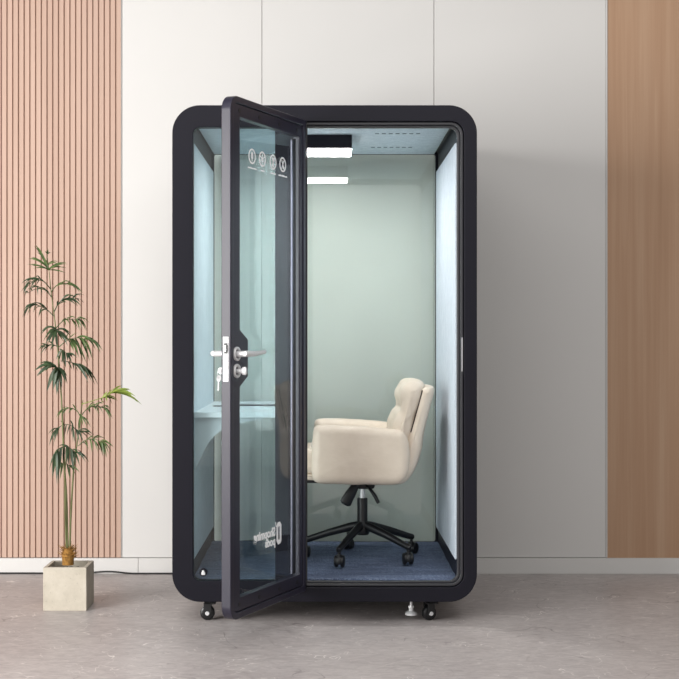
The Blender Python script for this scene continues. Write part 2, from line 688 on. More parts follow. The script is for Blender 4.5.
# rubber seal round the door opening: two stepped rings
ro = rrect(-0.0845, 0.583, 0.157, 2.129, 0.053, 8, (0.1, 1, 1, 0.1))
r1 = rrect(-0.0825, 0.571, 0.169, 2.117, 0.044, 8, (0.1, 1, 1, 0.1))
r2 = rrect(-0.0815, 0.558, 0.177, 2.107, 0.036, 8, (0.1, 1, 1, 0.1))
seal = join([plate([ro, r1[::-1]], 0.012, 0.046, 0.003), plate([r1, r2[::-1]], 0.026, 0.050, 0.003)])
add('door_seal', seal, 'rubber', booth, label='grey rubber seal lining the door opening')
add('side_glass', plate([rrect(-0.5634, -0.2162, 0.1822, 2.1058, 0.032, 8, (1, 0.15, 0.15, 1))], 0.018, 0.026), 'glass', booth, smooth=False, label='narrow fixed pane of teal tinted glass')
b = MB(); b.box(IL, IR, 1.100, 1.108, IB, IT)
add('back_glass', b.mesh(), 'glassback', booth, smooth=False, label='full back wall of green tinted glass')
add('back_frame', plate([rrect(IL, IR, IB, IT, 0.01, 3), rrect(IL + 0.012, IR - 0.012, IB + 0.02, IT - 0.012, 0.01, 3)[::-1]], 1.078, 1.0995, 0.001), 'black', booth)
# felt panels
pan = plate([rrect(0.06, 1.07, 0.2615, 2.049, 0.012, 3)], 0.0, 0.010, 0.002)
pr_ = pan.copy()
pr_.transform(Matrix(((0, -1, 0, IR), (1, 0, 0, 0), (0, 0, 1, 0), (0, 0, 0, 1))))
add('side_panel', pr_, 'panelr', booth, label='blue grey felt panel on the right wall')
pl_ = pan.copy()
pl_.transform(Matrix(((0, 1, 0, IL), (1, 0, 0, 0), (0, 0, 1, 0), (0, 0, 0, 1))))
add('side_panel', pl_, 'panell', booth, label='pale blue felt panel on the left wall')
bpy.data.meshes.remove(pan)
b = MB(); b.box(IL + 0.012, IR - 0.018, 0.055, 1.076, IT - 0.012, IT - 0.001, bev=0.002)
cp = add('ceiling_panel', b.mesh(), 'ceil', booth)
for Yv, xa, xb in ((0.39, 0.231, 0.417), (0.83, 0.228, 0.408)):
    v = MB()
    nslot = 7
    for i in range(nslot):
        xx = xa + (xb - xa) * i / (nslot - 1)
        v.box(xx - 0.009, xx + 0.009, Yv - 0.010, Yv + 0.010, IT - 0.0135, IT - 0.0115)
    add('air_vent', v.mesh(), 'slot', cp, smooth=False, label='row of dark air slots')

# castors and levelling feet
def castor(x, y, yaw):
    c = MB()
    c.box(-0.03, 0.03, -0.03, 0.03, 0.086, 0.0936, bev=0.002)
    c.cyl((0, 0, 0.075), (0, 0, 0.088), 0.018)
    c.box(-0.004, 0.030, -0.021, -0.016, 0.030, 0.078, bev=0.002)
    c.box(-0.004, 0.030, 0.016, 0.021, 0.030, 0.078, bev=0.002)
    c.box(-0.022, 0.028, -0.021, 0.021, 0.070, 0.079, bev=0.003)
    T = Matrix.Translation((x, y, 0)) @ Matrix.Rotation(yaw, 4, 'Z')
    o = add('castor', c.mesh(), 'dark', booth, T)
    w = MB()
    w.lathe([(0.0, -0.014), (0.020, -0.014), (0.026, -0.013), (0.031, -0.009), (0.0315, 0), (0.031, 0.009), (0.026, 0.013), (0.020, 0.014), (0, 0.014)], (0.014, 0, 0.0315), (0, 1, 0), 28)
    add('wheel', w.mesh(), 'nylon', o, local=True)
    h = MB()
    h.cyl((0.014, -0.0235, 0.0315), (0.014, 0.0235, 0.0315), 0.009, seg=16, bev=0.001)
    add('axle', h.mesh(), 'satin', o, local=True, label='steel axle bolt')


for (x, y, a) in ((-0.495, 0.085, R(180)), (0.455, 0.085, R(205)), (-0.513, 1.03, R(180)), (0.430, 1.03, R(150))):
    castor(x, y, a)
for (x, y) in ((0.366, 0.085), (-0.395, 0.085)):
    f = MB()
    f.cyl((x, y, 0.040), (x, y, 0.0936), 0.006, seg=12)
    f.cyl((x, y, 0.052), (x, y, 0.062), 0.013, seg=6, bev=0.001)
    f.lathe([(0, 0), (0.026, 0.0), (0.027, 0.006), (0.022, 0.012), (0.010, 0.018), (0.010, 0.036), (0, 0.036)], (x, y, 0.022), (0, 0, 1), 20)
    add('levelling_foot', f.mesh(), 'satin', booth, label='chrome levelling foot under the front edge')
# strike plate on the right jamb
b = MB(); b.box(0.5745, 0.5805, 0.002, 0.012, 1.070, 1.214, bev=0.001)
add('strike_plate', b.mesh(), 'steel', booth, label='slim steel strike plate on the jamb')
# small fixing at the foot of the fixed pane
b = MB()
b.lathe([(0, 0), (0.018, 0), (0.018, 0.004), (0.015, 0.006), (0, 0.006)], (-0.521, 0.0175, 0.217), (0, -1, 0), 28)
fx = add('glass_fixing', b.mesh(), 'black', booth)
b = MB()
b.box(-0.529, -0.513, 0.006, 0.0115, 0.206, 0.218, bev=0.002)
b.box(-0.526, -0.516, 0.004, 0.0115, 0.216, 0.226, bev=0.003)
add('fixing_screw', b.mesh(), 'satin', fx)

# ---------------- the open door (built in its own frame: x from hinge to free edge, inner face at y = 0)
DL, DZ0, DZ1 = 0.680, 0.143, 2.131
ang = math.atan2(-0.9156, -0.402)
Mdoor = Matrix.Translation((-0.085, -0.022, 0)) @ Matrix.Rotation(ang, 4, 'Z')
Mdoor_inv = Mdoor.inverted()
lo_ = rrect(0.0, DL, DZ0, DZ1, 0.058, 10, (0.12, 1, 1, 0.12))
li = rrect(0.024, DL - 0.026, DZ0 + 0.026, DZ1 - 0.026, 0.034, 8, (0.12, 1, 1, 0.12))
door = add('door', plate([lo_, li[::-1]], -0.040, 0.0, 0.003), 'door', booth, Mdoor, label='open hinged door of teal tinted glass in a charcoal frame')
gx0, gx1, gz0, gz1 = 0.052, DL - 0.084, DZ0 + 0.078, DZ1 - 0.076
k0, k1, k2, k3 = 1.025, 1.063, 1.206, 1.244
hole = [(gx0, gz0), (gx1, gz0), (gx1, k0), (gx1 - 0.068, k1), (gx1 - 0.068, k2), (gx1, k3), (gx1, gz1), (gx0, gz1)]
ls = rrect(0.0265, DL - 0.0285, DZ0 + 0.0285, DZ1 - 0.0285, 0.032, 8, (0.12, 1, 1, 0.12))
add('inner_frame', plate([ls, hole[::-1]], -0.037, -0.004, 0.0025), 'door', door, local=True)
b = MB(); b.box(gx0 - 0.01, gx1 + 0.01, -0.0235, -0.0175, gz0 - 0.01, gz1 + 0.01)
add('door_glass', b.mesh(), 'glass', door, local=True, smooth=False, label='teal tinted glass pane of the door')
b = MB(); b.box(0.096, 0.112, -0.0178, -0.0145, DZ0 + 0.090, DZ1 - 0.095, bev=0.001)
add('edge_gleam', b.mesh(), 'alu', door, local=True, label='pale strip imitating the lit frame side along the hinge')  # pale strip stands in for light caught on the stile's inner side
b = MB(); b.box(0.068, 0.094, -0.0178, -0.0150, DZ0 + 0.085, DZ1 - 0.088, bev=0.0008)
add('gap_strip', b.mesh(), 'dark', door, local=True)  # dark strip added to split the bright band of reflected frame side
for zz in (DZ0 + 0.052, DZ1 - 0.052):
    for xx in (0.08, 0.25, 0.43, 0.60):
        b = MB(); b.cyl((xx, -0.0045, zz), (xx, -0.0028, zz), 0.009, seg=14)
        add('screw_cap', b.mesh(), 'dark', door, local=True)
# latch plate on the free edge
b = MB()
b.box(DL - 0.001, DL + 0.0025, -0.032, -0.0075, 1.047, 1.217, bev=0.0012)
lp = add('latch_plate', b.mesh(), 'steel', door, local=True, label='bright steel latch plate on the door edge')
b = MB()
b.box(DL + 0.001, DL + 0.012, -0.026, -0.013, 1.160, 1.186, bev=0.003)
add('latch_bolt', b.mesh(), 'chrome', lp, Mdoor, local=False)
b = MB()
b.box(DL + 0.001, DL + 0.0045, -0.025, -0.014, 1.092, 1.128, bev=0.001)
add('dead_bolt', b.mesh(), 'chrome', lp, Mdoor, local=False)
for zz in (1.060, 1.205):
    b = MB(); b.cyl((DL + 0.002, -0.0198, zz), (DL + 0.0036, -0.0198, zz), 0.004, seg=10)
    add('latch_screw', b.mesh(), 'alu', lp, Mdoor, local=False)
b = MB()
b.box(DL + 0.002, DL + 0.0032, -0.0275, -0.0115, 1.153, 1.193)
add('latch_slot', b.mesh(), 'dark', lp, Mdoor, local=False)
# lever handles inside and outside, thumb turn, key cylinder
HX = DL - 0.052
HZ, TZ = 1.152, 1.087


def lever(side, name):
    y0 = -0.004 if side > 0 else -0.037
    h = MB()
    h.lathe([(0.017, 0.0), (0.0265, 0.0), (0.0275, 0.004), (0.026, 0.008), (0.020, 0.009), (0.017, 0.006), (0.017, 0.0)], (HX, y0, HZ), (0, side, 0), 30)
    off = 0.0 if side > 0 else 0.016
    h.cyl((HX, y0 + side * 0.002, HZ), (HX, y0 + side * (0.046 + off), HZ), 0.0115, seg=16)
    pts = [(HX + 0.013, y0 + side * (0.044 + off), HZ + 0.001), (HX + 0.008, y0 + side * (0.045 + off), HZ + 0.001), (HX - 0.010, y0 + side * (0.047 + off), HZ), (HX - 0.05, y0 + side * (0.048 + off), HZ - 0.001), (HX - 0.10, y0 + side * (0.046 + off), HZ + 0.002), (HX - 0.155, y0 + side * (0.044 + off), HZ + 0.006), (HX - 0.162, y0 + side * (0.044 + off), HZ + 0.006)]
    h.tube(pts, [0.008, 0.0115, 0.0120, 0.0105, 0.0085, 0.0072, 0.0045], 14)
    o = add('lever_handle', h.mesh(), 'satin', door, local=True, label=name)
    return o


def cylinder(side):
    y0 = -0.004 if side > 0 else -0.037
    h = MB()
    h.lathe([(0.017, 0.0), (0.0265, 0.0), (0.0275, 0.004), (0.026, 0.008), (0.020, 0.009), (0.017, 0.006), (0.017, 0.0)], (HX, y0, TZ), (0, side, 0), 30)
    if side > 0:
        h.cyl((HX, y0, TZ), (HX, y0 + 0.022, TZ), 0.0085, seg=16)
        h.tube([(HX, y0 + 0.022, TZ), (HX, y0 + 0.028, TZ), (HX, y0 + 0.040, TZ), (HX, y0 + 0.044, TZ)], [0.009, 0.015, 0.016, 0.012], 12, flat=(0.5, 1.0))
        add('thumb_turn', h.mesh(), 'satin', door, local=True, label='chrome thumb turn lock')
    else:
        h.cyl((HX, y0, TZ), (HX, y0 - 0.014, TZ), 0.0095, seg=16)
        add('key_cylinder', h.mesh(), 'chrome', door, local=True, label='chrome key cylinder')


lever(1, 'chrome lever handle on the inner side')
lever(-1, 'chrome lever handle on the outer side')
cylinder(1)
cylinder(-1)

# white markings on the door glass, readable from outside
GY = -0.0166


def decal(loops_list, extra=None, label=None, name='icon'):
    ms = [plate(lp, GY - 0.0006, GY) for lp in loops_list]
    if extra:
        ms += extra
    return add(name, join(ms), 'white', door, local=True, smooth=False, label=label)


def bar(x0, z0, x1, z1, w):
    d = Vector((x1 - x0, z1 - z0)); L = d.length; d.normalize(); n = Vector((-d.y, d.x)) * w / 2
    return [[(x0 + n.x, z0 + n.y), (x0 - n.x, z0 - n.y), (x1 - n.x, z1 - n.y), (x1 + n.x, z1 + n.y)]]


IZ, IRAD = 1.922, 0.0305


def ring(cx):
    return [circle(cx, IZ, IRAD, 36), circle(cx, IZ, IRAD - 0.0065, 36)[::-1]]


def caption(cx, w):
    out = []
    x = cx - w / 2
    rnd = random.Random(int(cx * 1000))
    while x < cx + w / 2 - 0.002:
        lw = rnd.uniform(0.003, 0.0055)
        hgt = rnd.choice((0.0055, 0.0055, 0.0075))
        out.append([[(x, IZ - 0.0495), (x + lw, IZ - 0.0495), (x + lw, IZ - 0.0495 + hgt), (x, IZ - 0.0495 + hgt)]])
        x += lw + 0.0022
    return out


c = 0.1905
decal([ring(c), bar(c - 0.012, IZ - 0.018, c + 0.010, IZ + 0.018, 0.005), bar(c + 0.010, IZ - 0.018, c - 0.012, IZ + 0.018, 0.005), [circle(c - 0.009, IZ - 0.013, 0.006, 14)]] + caption(c, 0.080), label='white round icon of crossed tools with a small caption')
c = 0.281
decal([ring(c), [circle(c - 0.004, IZ + 0.010, 0.0085, 16)], [circle(c + 0.001, IZ - 0.012, 0.0075, 16)], bar(c - 0.004, IZ + 0.010, c + 0.002, IZ - 0.012, 0.006), bar(c + 0.010, IZ + 0.020, c + 0.004, IZ + 0.004, 0.004), bar(c - 0.008, IZ - 0.020, c - 0.002, IZ - 0.004, 0.004)] + caption(c, 0.052), label='white round icon of a curved plug with a small caption')
c = 0.378
sp = [ring(c)]
for k in range(3):
    a = R(60 * k + 30)
    sp.append(bar(c - 0.021 * math.cos(a), IZ - 0.021 * math.sin(a), c + 0.021 * math.cos(a), IZ + 0.021 * math.sin(a), 0.0045))
sp.append([circle(c, IZ, 0.007, 14)])
decal(sp + caption(c, 0.036), label='white round icon of a fan wheel with a small caption')
c = 0.468
decal([ring(c), [rrect(c - 0.008, c + 0.008, IZ - 0.010, IZ + 0.014, 0.004, 3), circle(c, IZ + 0.001, 0.002, 10)[::-1]], bar(c, IZ - 0.008, c, IZ - 0.020, 0.005), bar(c - 0.004, IZ + 0.012, c - 0.004, IZ + 0.018, 0.003), bar(c + 0.004, IZ + 0.012, c + 0.004, IZ + 0.018, 0.003)] + caption(c, 0.078), label='white round icon of a lamp with a small caption')
# maker's mark near the foot of the glass
t1 = text_mesh('Shopming', 0.049, bold=0.0016); t1.transform(Matrix.Translation((0.261, GY, 0.413)))
t2 = text_mesh('pods', 0.047, bold=0.0016); t2.transform(Matrix.Translation((0.261, GY, 0.376)))
hexo = [(0.226 + dx, 0.418 + dz) for dx, dz in ((-0.012, -0.043), (0.008, -0.046), (0.022, -0.030), (0.022, 0.030), (0.012, 0.044), (-0.008, 0.046), (-0.022, 0.032), (-0.022, -0.032))]
hexi = [(0.226 + dx, 0.418 + dz) for dx, dz in ((-0.005, -0.027), (0.004, -0.028), (0.008, -0.020), (0.008, 0.020), (0.005, 0.027), (-0.004, 0.028), (-0.008, 0.020), (-0.008, -0.020))]
decal([[hexo, hexi[::-1]], bar(0.2525, 0.446, 0.258, 0.466, 0.005)], [t1, t2], 'white mark and two lines of lettering low on the glass', 'logo')

# keys hanging from the outside cylinder
kw = Mdoor @ Vector((HX, -0.037 - 0.014, TZ))
keys = empty('key_pair', kw, 'pair of small steel keys hanging in the lock outside the open door', 'keys')


def key_mesh():
    k = MB()
    k.lathe([(0.0, 0), (0.011, 0), (0.012, 0.0012), (0.011, 0.0024), (0, 0.0024)], (0, -0.0012, 0), (0, 1, 0), 18)
    k.box(-0.010, 0.010, -0.0012, 0.0012, -0.004, 0.010, bev=0.0008)
    k.box(-0.0028, 0.0028, -0.0011, 0.0011, -0.046, -0.009)
    for i, w in enumerate((0.0016, 0.0026, 0.0014, 0.0022)):
        k.box(0.0026, 0.0026 + w, -0.0011, 0.0011, -0.042 + i * 0.007, -0.038 + i * 0.007)
    return k.mesh()


Rz = Matrix.Rotation(ang, 4, 'Z')
Tk = Matrix.Translation(kw)
# key in the lock: bow sticks straight out of the cylinder
b = MB()
b.box(-0.0105, 0.0105, -0.026, -0.006, -0.0012, 0.0012, bev=0.001)
b.box(-0.003, 0.003, -0.008, 0.010, -0.001, 0.001)
b.lathe([(0, -0.0012), (0.012, -0.0012), (0.012, 0.0012), (0, 0.0012)], (0, -0.018, 0), (0, 0, 1), 20)
add('lock_key', b.mesh(), 'satin', keys, Tk @ Rz @ Matrix.Rotation(R(90), 4, 'Y'))
b = MB()
pts = [(0.011 * math.cos(a), 0, 0.011 * math.sin(a)) for a in [2 * math.pi * i / 20 for i in range(21)]]
b.tube(pts, 0.0011, 6)
add('key_ring', b.mesh(), 'satin', keys, Tk @ Rz @ Matrix.Translation((0, -0.026, -0.010)) @ Matrix.Rotation(R(60), 4, 'Z'))
add('spare_key', key_mesh(), 'satin', keys, Tk @ Rz @ Matrix.Translation((0, -0.027, -0.030)) @ Matrix.Rotation(R(75), 4, 'Z') @ Matrix.Rotation(R(4), 4, 'Y'))

# ================================================================== CARPET
b = MB()
nx, ny = 90, 84
X0, X1, Y0, Y1 = IL + 0.004, IR - 0.002, 0.052, 1.077


def carpet_h(x, y):
    h = 0.179 + 0.009 * min(1.0, max(0.0, (y - 0.25) / 0.6))
    fr = min(1.0, max(0, (0.30 - y) / 0.25))
    w = 0.0035 * math.sin(9 * (y * 2.6 - x * 0.9) + 2.0 * math.sin(3.2 * x)) * (0.35 + 0.65 * fr)
    w += 0.004 * noise.noise(Vector((x * 3, y * 6, 0.3)))
    return h + w * 1.15


vs = [[b.bm.verts.new((X0 + (X1 - X0) * i / nx, Y0 + (Y1 - Y0) * j / ny, carpet_h(X0 + (X1 - X0) * i / nx, Y0 + (Y1 - Y0) * j / ny))) for i in range(nx + 1)] for j in range(ny + 1)]
lo = [[b.bm.verts.new((v.co.x, v.co.y, IB + 0.0005)) for v in row] for row in (vs[0], vs[-1])]
for j in range(ny):
    for i in range(nx):
        b.bm.faces.new((vs[j][i], vs[j][i + 1], vs[j + 1][i + 1], vs[j + 1][i]))
for i in range(nx):
    b.bm.faces.new((lo[0][i], lo[0][i + 1], vs[0][i + 1], vs[0][i]))
    b.bm.faces.new((vs[-1][i], vs[-1][i + 1], lo[1][i + 1], lo[1][i]))
    b.bm.faces.new((lo[1][i], lo[1][i + 1], lo[0][i + 1], lo[0][i]))
sl = [v[0] for v in vs]; sr = [v[-1] for v in vs]
b.bm.faces.new([lo[0][0]] + sl + [lo[1][0]])
b.bm.faces.new([lo[0][-1]] + sr + [lo[1][-1]])
cpt = add('carpet', b.mesh(), 'carpet')
tag(recenter(cpt), 'speckled blue carpet covering the floor inside the booth', 'carpet')

# ================================================================== DESK
desk = empty('desk', (-0.36, 0.55, 0.893), 'pale grey built in desk along the left wall of the booth', 'desk')
b = MB(); b.box(IL + 0.0105, -0.135, 0.072, 1.076, 0.870, 0.893, bev=0.002)
dt = add('desktop', b.mesh(), 'desk', desk)
b = MB(); b.lathe([(0, 0), (0.030, 0), (0.030, 0.002), (0.024, 0.0035), (0, 0.003)], (-0.500, 0.59, 0.893), (0, 0, 1), 24)
add('cable_grommet', b.mesh(), 'dark', dt, label='black round cable grommet')
arc = [(-0.566, 0.870), (-0.566, 0.635), (-0.552, 0.669), (-0.530, 0.716), (-0.513, 0.751), (-0.487, 0.785), (-0.4506, 0.815), (-0.40, 0.838), (-0.34, 0.852), (-0.28, 0.862), (-0.25, 0.870)]
b = MB()
fr_ = [b.bm.verts.new((x, 0.095, z - 0.0005)) for x, z in arc]
bk_ = [b.bm.verts.new((x, 0.125, z - 0.0005)) for x, z in arc]
b.bm.faces.new(fr_); b.bm.faces.new(bk_[::-1])
for i in range(len(arc)):
    f = b.bm.faces.new((fr_[i], fr_[(i + 1) % len(arc)], bk_[(i + 1) % len(arc)], bk_[i]))
    f.material_index = 1 if 0 < i < len(arc) - 1 else 0
add('bracket', b.mesh(), ['bracket', 'deskdark'], desk, smooth=False, label='curved support board under the near end')
b = MB(); b.box(-0.43, -0.17, 0.600, 0.626, 0.8925, 0.9005, bev=0.002)
sl_ = add('cable_rail', b.mesh(), 'dark', dt, label='low dark rail across the desktop')
b = MB(); b.box(-0.432, -0.168, 0.6262, 0.634, 0.8925, 0.9060, bev=0.001)
add('rail_trim', b.mesh(), 'white', dt, label='pale trim behind the dark rail')

# ================================================================== CEILING LIGHT
cl = empty('ceiling_light', (0, 0.55, IT - 0.0125), 'black box light with a glowing white underside on the booth ceiling', 'ceiling light')
zt = IT - 0.0125
b = MB(); b.box(-0.118, 0.118, 0.42, 0.68, 2.0745, zt, bev=0.002)
add('housing', b.mesh(), 'black', cl)
b = MB(); b.box(-0.1165, 0.1165, 0.4215, 0.6785, 2.0725, 2.0744)
add('diffuser', b.mesh(), 'lamp', cl, label='glowing white diffuser')

# ================================================================== OFFICE CHAIR
CHX, CHY, CHZ = 0.169, 0.545, 0.189
chair = empty('office_chair', (CHX, CHY, CHZ), 'cream leather office chair on a black five star base inside the booth', 'chair')


def arm_prof():
    pts = [(-0.052, 0.795), (-0.046, 0.811), (-0.030, 0.817), (0.05, 0.817), (0.15, 0.814), (0.27, 0.803), (0.325, 0.797), (0.347, 0.785), (0.359, 0.755), (0.366, 0.70), (0.365, 0.64), (0.354, 0.598), (0.334, 0.575), (0.30, 0.565), (0.12, 0.566), (0.00, 0.570), (-0.035, 0.574), (-0.052, 0.585), (-0.058, 0.61), (-0.058, 0.67), (-0.055, 0.74)]
    return pts


for y0, y1 in ((0.245, 0.340), (0.752, 0.847)):
    add('armrest', pillow(arm_prof(), y0, y1, 0.036, 90, bulge=0.006, wrinkle=0.003, seed=y0 * 9), 'leather', chair)
seatp = [(-0.135, 0.640), (-0.125, 0.690), (-0.08, 0.712), (0.05, 0.715), (0.20, 0.705), (0.33, 0.690), (0.345, 0.64), (0.33, 0.606), (0.05, 0.602), (-0.08, 0.602), (-0.125, 0.612)]
add('seat_cushion', pillow(seatp, 0.322, 0.770, 0.03, 80, bulge=0.006, wrinkle=0.004), 'leather', chair)
basep = [(-0.115, 0.588), (-0.10, 0.600), (0.10, 0.602), (0.30, 0.606), (0.345, 0.62), (0.36, 0.60), (0.32, 0.578), (0.10, 0.572), (-0.08, 0.574), (-0.11, 0.578)]
add('seat_shell', pillow(basep, 0.325, 0.767, 0.010, 60), 'leather', chair)
b = MB(); b.box(-0.105, 0.30, 0.34, 0.75, 0.560, 0.577, bev=0.004)
add('seat_plate', b.mesh(), 'dark', chair)
shellp = [(0.4600, 0.990), (0.4710, 0.986), (0.4750, 0.970), (0.459, 0.910), (0.4280, 0.780), (0.417, 0.703), (0.385, 0.613), (0.348, 0.566), (0.318, 0.560), (0.300, 0.590), (0.330, 0.68), (0.372, 0.790), (0.400, 0.89), (0.424, 0.975), (0.440, 0.990)]


def lean_back(x, y, z):
    t = (y - CHY) / 0.26
    return x - 0.024 * (t * t - 0.9), y, z


add('back_shell', pillow(shellp, 0.300, 0.792, 0.030, 90, bulge=0.003, lean=lean_back), 'leather', chair)
cushp = [(0.328, 0.940), (0.334, 0.976), (0.352, 1.001), (0.374, 1.012), (0.402, 1.011), (0.424, 1.000), (0.430, 0.975), (0.416, 0.925), (0.400, 0.870), (0.378, 0.795), (0.350, 0.710), (0.315, 0.695), (0.292, 0.720), (0.287, 0.770), (0.291, 0.820), (0.305, 0.856), (0.331, 0.884), (0.330, 0.906)]
add('back_cushion', pillow(cushp, 0.290, 0.802, 0.050, 110, bulge=0.008, wrinkle=0.008, lean=lean_back, seed=3.0), 'leather', chair)
# dark seam between back cushion and shell, and along the front edge of the near arm
for y in (0.312, 0.780):
    b = MB()
    pts = [(0.4285, y, 0.978), (0.418, y, 0.935), (0.4005, y, 0.875), (0.3770, y, 0.790)]
    b.tube([lean_back(*p) for p in pts], 0.0030, 6)
    add('seam', b.mesh(), 'stitch', chair, label='dark seam between the back cushion and the shell')
# mechanism
b = MB()
b.box(0.06, 0.29, CHY - 0.09, CHY + 0.09, 0.545, 0.5605, bev=0.004)
b.box(0.115, 0.225, CHY - 0.05, CHY + 0.05, 0.515, 0.548, bev=0.012)
add('tilt_mechanism', b.mesh(), 'dark', chair)
b = MB()
b.tube([(0.135, CHY - 0.12, 0.540), (0.112, CHY - 0.135, 0.505), (0.088, CHY - 0.135, 0.462), (0.084, CHY - 0.135, 0.455)], [0.020, 0.027, 0.030, 0.018], 12, flat=(0.6, 1.0))
b.cyl((0.15, CHY - 0.03, 0.535), (0.13, CHY - 0.13, 0.535), 0.008)
add('tension_knob', b.mesh(), 'dark', chair)
b = MB()
b.tube([(0.185, CHY - 0.03, 0.530), (0.200, CHY - 0.12, 0.525), (0.222, CHY - 0.14, 0.495), (0.238, CHY - 0.14, 0.463)], [0.006, 0.007, 0.009, 0.008], 10)
add('height_lever', b.mesh(), 'dark', chair)
b = MB()
b.cyl((CHX, CHY, 0.44), (CHX, CHY, 0.535), 0.013, mat=0)
add('gas_lift', b.mesh(), 'satin', chair, label='bare steel gas piston')
b = MB()
b.cyl((CHX, CHY, 0.335), (CHX, CHY, 0.470), 0.024, seg=28, bev=0.003)
add('column', b.mesh(), 'nylon', chair)
b = MB()
b.lathe([(0, 0.300), (0.028, 0.300), (0.034, 0.310), (0.034, 0.345), (0.026, 0.362), (0, 0.362)], (CHX, CHY, 0), (0, 0, 1), 28)
add('base_hub', b.mesh(), 'nylon', chair)
for k in range(5):
    a = R(246 + 72 * k)
    T = Matrix.Translation((CHX, CHY, 0)) @ Matrix.Rotation(a, 4, 'Z')
    b = MB()
    b.tube([(0.018, 0, 0.342), (0.06, 0, 0.334), (0.16, 0, 0.306), (0.25, 0, 0.276), (0.278, 0, 0.268), (0.284, 0, 0.266)], [0.022, 0.021, 0.018, 0.0155, 0.015, 0.010], 12, flat=(0.85, 0.95))
    leg = add('base_leg', b.mesh(), 'nylon', chair, T)
    b = MB()
    b.cyl((0.272, 0, 0.236), (0.272, 0, 0.272), 0.007, seg=12)
    b.lathe([(0.0, 0.0), (0.011, 0.0), (0.011, 0.014), (0.0, 0.014)], (0.272, 0, 0.232), (0, 0, 1), 14)
    hood = []
    for i in range(13):
        t = R(-20 + 220 * i / 12)
        hood.append((0.283 + 0.0285 * math.cos(t) * 1.02, 0, CHZ + 0.0265 + 0.0285 * math.sin(t)))
    b.tube(hood, 0.009, 8, flat=(1.0, 0.3))
    TC = T @ Matrix.Translation((0.272, 0, 0)) @ Matrix.Rotation(R((80, 100, 60, 120, 75)[k]) - a, 4, 'Z') @ Matrix.Translation((-0.272, 0, 0))
    cw = add('caster', b.mesh(), 'dark', chair, TC)
    for s in (-1, 1):
        w = MB()
        w.lathe([(0, 0.0), (0.022, 0.0), (0.0265, 0.003), (0.0265, 0.013), (0.022, 0.017), (0.012, 0.018), (0, 0.016)], (0.283, s * 0.006, CHZ + 0.0265), (0, s, 0), 22)
        add('caster_wheel', w.mesh(), 'nylon', cw, TC, local=False)

# ================================================================== PLANT
PY = 0.27
pot_x0, pot_x1 = P(43, 600, PY).x, P(86.5, 600, PY).x
pw = pot_x1 - pot_x0
pcx = (pot_x0 + pot_x1) / 2
pcy = PY + pw / 2
ph = 0.193
plant = empty('potted_palm', (pcx, pcy, 0), 'tall thin green palm in a square pale concrete pot before the slatted wall', 'plant')
b = MB()
h = pw / 2
t = 0.016
ov = [b.bm.verts.new((pcx + sx * h, pcy + sy * h, z)) for z in (0.0, ph) for sx, sy in ((-1, -1), (1, -1), (1, 1), (-1, 1))]
iv = [b.bm.verts.new((pcx + sx * (h - t), pcy + sy * (h - t), z)) for z in (ph, 0.05) for sx, sy in ((-1, -1), (1, -1), (1, 1), (-1, 1))]
b.bm.faces.new(ov[0:4])
for i in range(4):
    j = (i + 1) % 4
    b.bm.faces.new((ov[i], ov[j], ov[4 + j], ov[4 + i]))
    b.bm.faces.new((ov[4 + i], ov[4 + j], iv[j], iv[i]))
    b.bm.faces.new((iv[i], iv[j], iv[4 + j], iv[4 + i]))
b.bm.faces.new(iv[4:8])
bmesh.ops.bevel(b.bm, geom=[e for e in b.bm.edges if e.verts[0] in ov or e.verts[1] in ov], offset=0.003, segments=2, affect='EDGES', profile=0.5)
add('pot', b.mesh(), 'concrete', plant, angle=60, label='square pale concrete pot')
b = MB()
n = 22
g = [[b.bm.verts.new((pcx - h + t + 0.0005 + (pw - 2 * t - 0.001) * i / n, pcy - h + t + 0.0005 + (pw - 2 * t - 0.001) * j / n, 0.166 + random.uniform(-0.004, 0.004))) for i in range(n + 1)] for j in range(n + 1)]
for j in range(n):
    for i in range(n):
        b.bm.faces.new((g[j][i], g[j][i + 1], g[j + 1][i + 1], g[j + 1][i]))
add('soil', b.mesh(), 'soil', plant, label='grey gravel filling the pot')

SY = pcy
base = P(68, 562, SY)
b = MB()
bt = P(67.5, 549, SY)
prof = [(0.0, -0.015), (0.026, -0.012), (0.027, 0.02), (0.025, 0.045), (0.020, 0.060), (0.0, 0.064)]
b.lathe(prof, (base.x, SY, base.z), (0, 0, 1), 16)
for i in range(170):
    a = random.uniform(0, 2 * math.pi)
    el = random.uniform(0.2, 1.3)
    d = Vector((math.cos(a) * math.cos(el), math.sin(a) * math.cos(el), math.sin(el)))
    p0 = Vector((base.x, SY, base.z + random.uniform(0.015, 0.062))) + Vector((d.x, d.y, 0)) * 0.018
    b.tube([p0, p0 + d * random.uniform(0.018, 0.040)], [0.0018, 0.0005], 4)
add('fibre_base', b.mesh(), 'husk', plant, label='shaggy brown fibre at the foot of the stems')


def path(pxs, dy=0.0, n=24):
    """smooth curve through pixel points; depth drifts from the stem plane by dy at the tip"""
    k = len(pxs)
    pts = []
    ext = [pxs[0]] + list(pxs) + [pxs[-1]]
    for i in range(k - 1):
        p0, p1, p2, p3 = (Vector(ext[i + d]) for d in range(4))
        for s in range(n // (k - 1) + 1):
            tt = s / (n // (k - 1) + 1)
            q = 0.5 * ((2 * p1) + (p2 - p0) * tt + (2 * p0 - 5 * p1 + 4 * p2 - p3) * tt * tt + (3 * p1 - p0 - 3 * p2 + p3) * tt ** 3)
            pts.append(q)
    pts.append(Vector(pxs[-1]))
    m_ = len(pts) - 1
    return [P(q.x, q.y, SY + dy * i / m_) for i, q in enumerate(pts)]


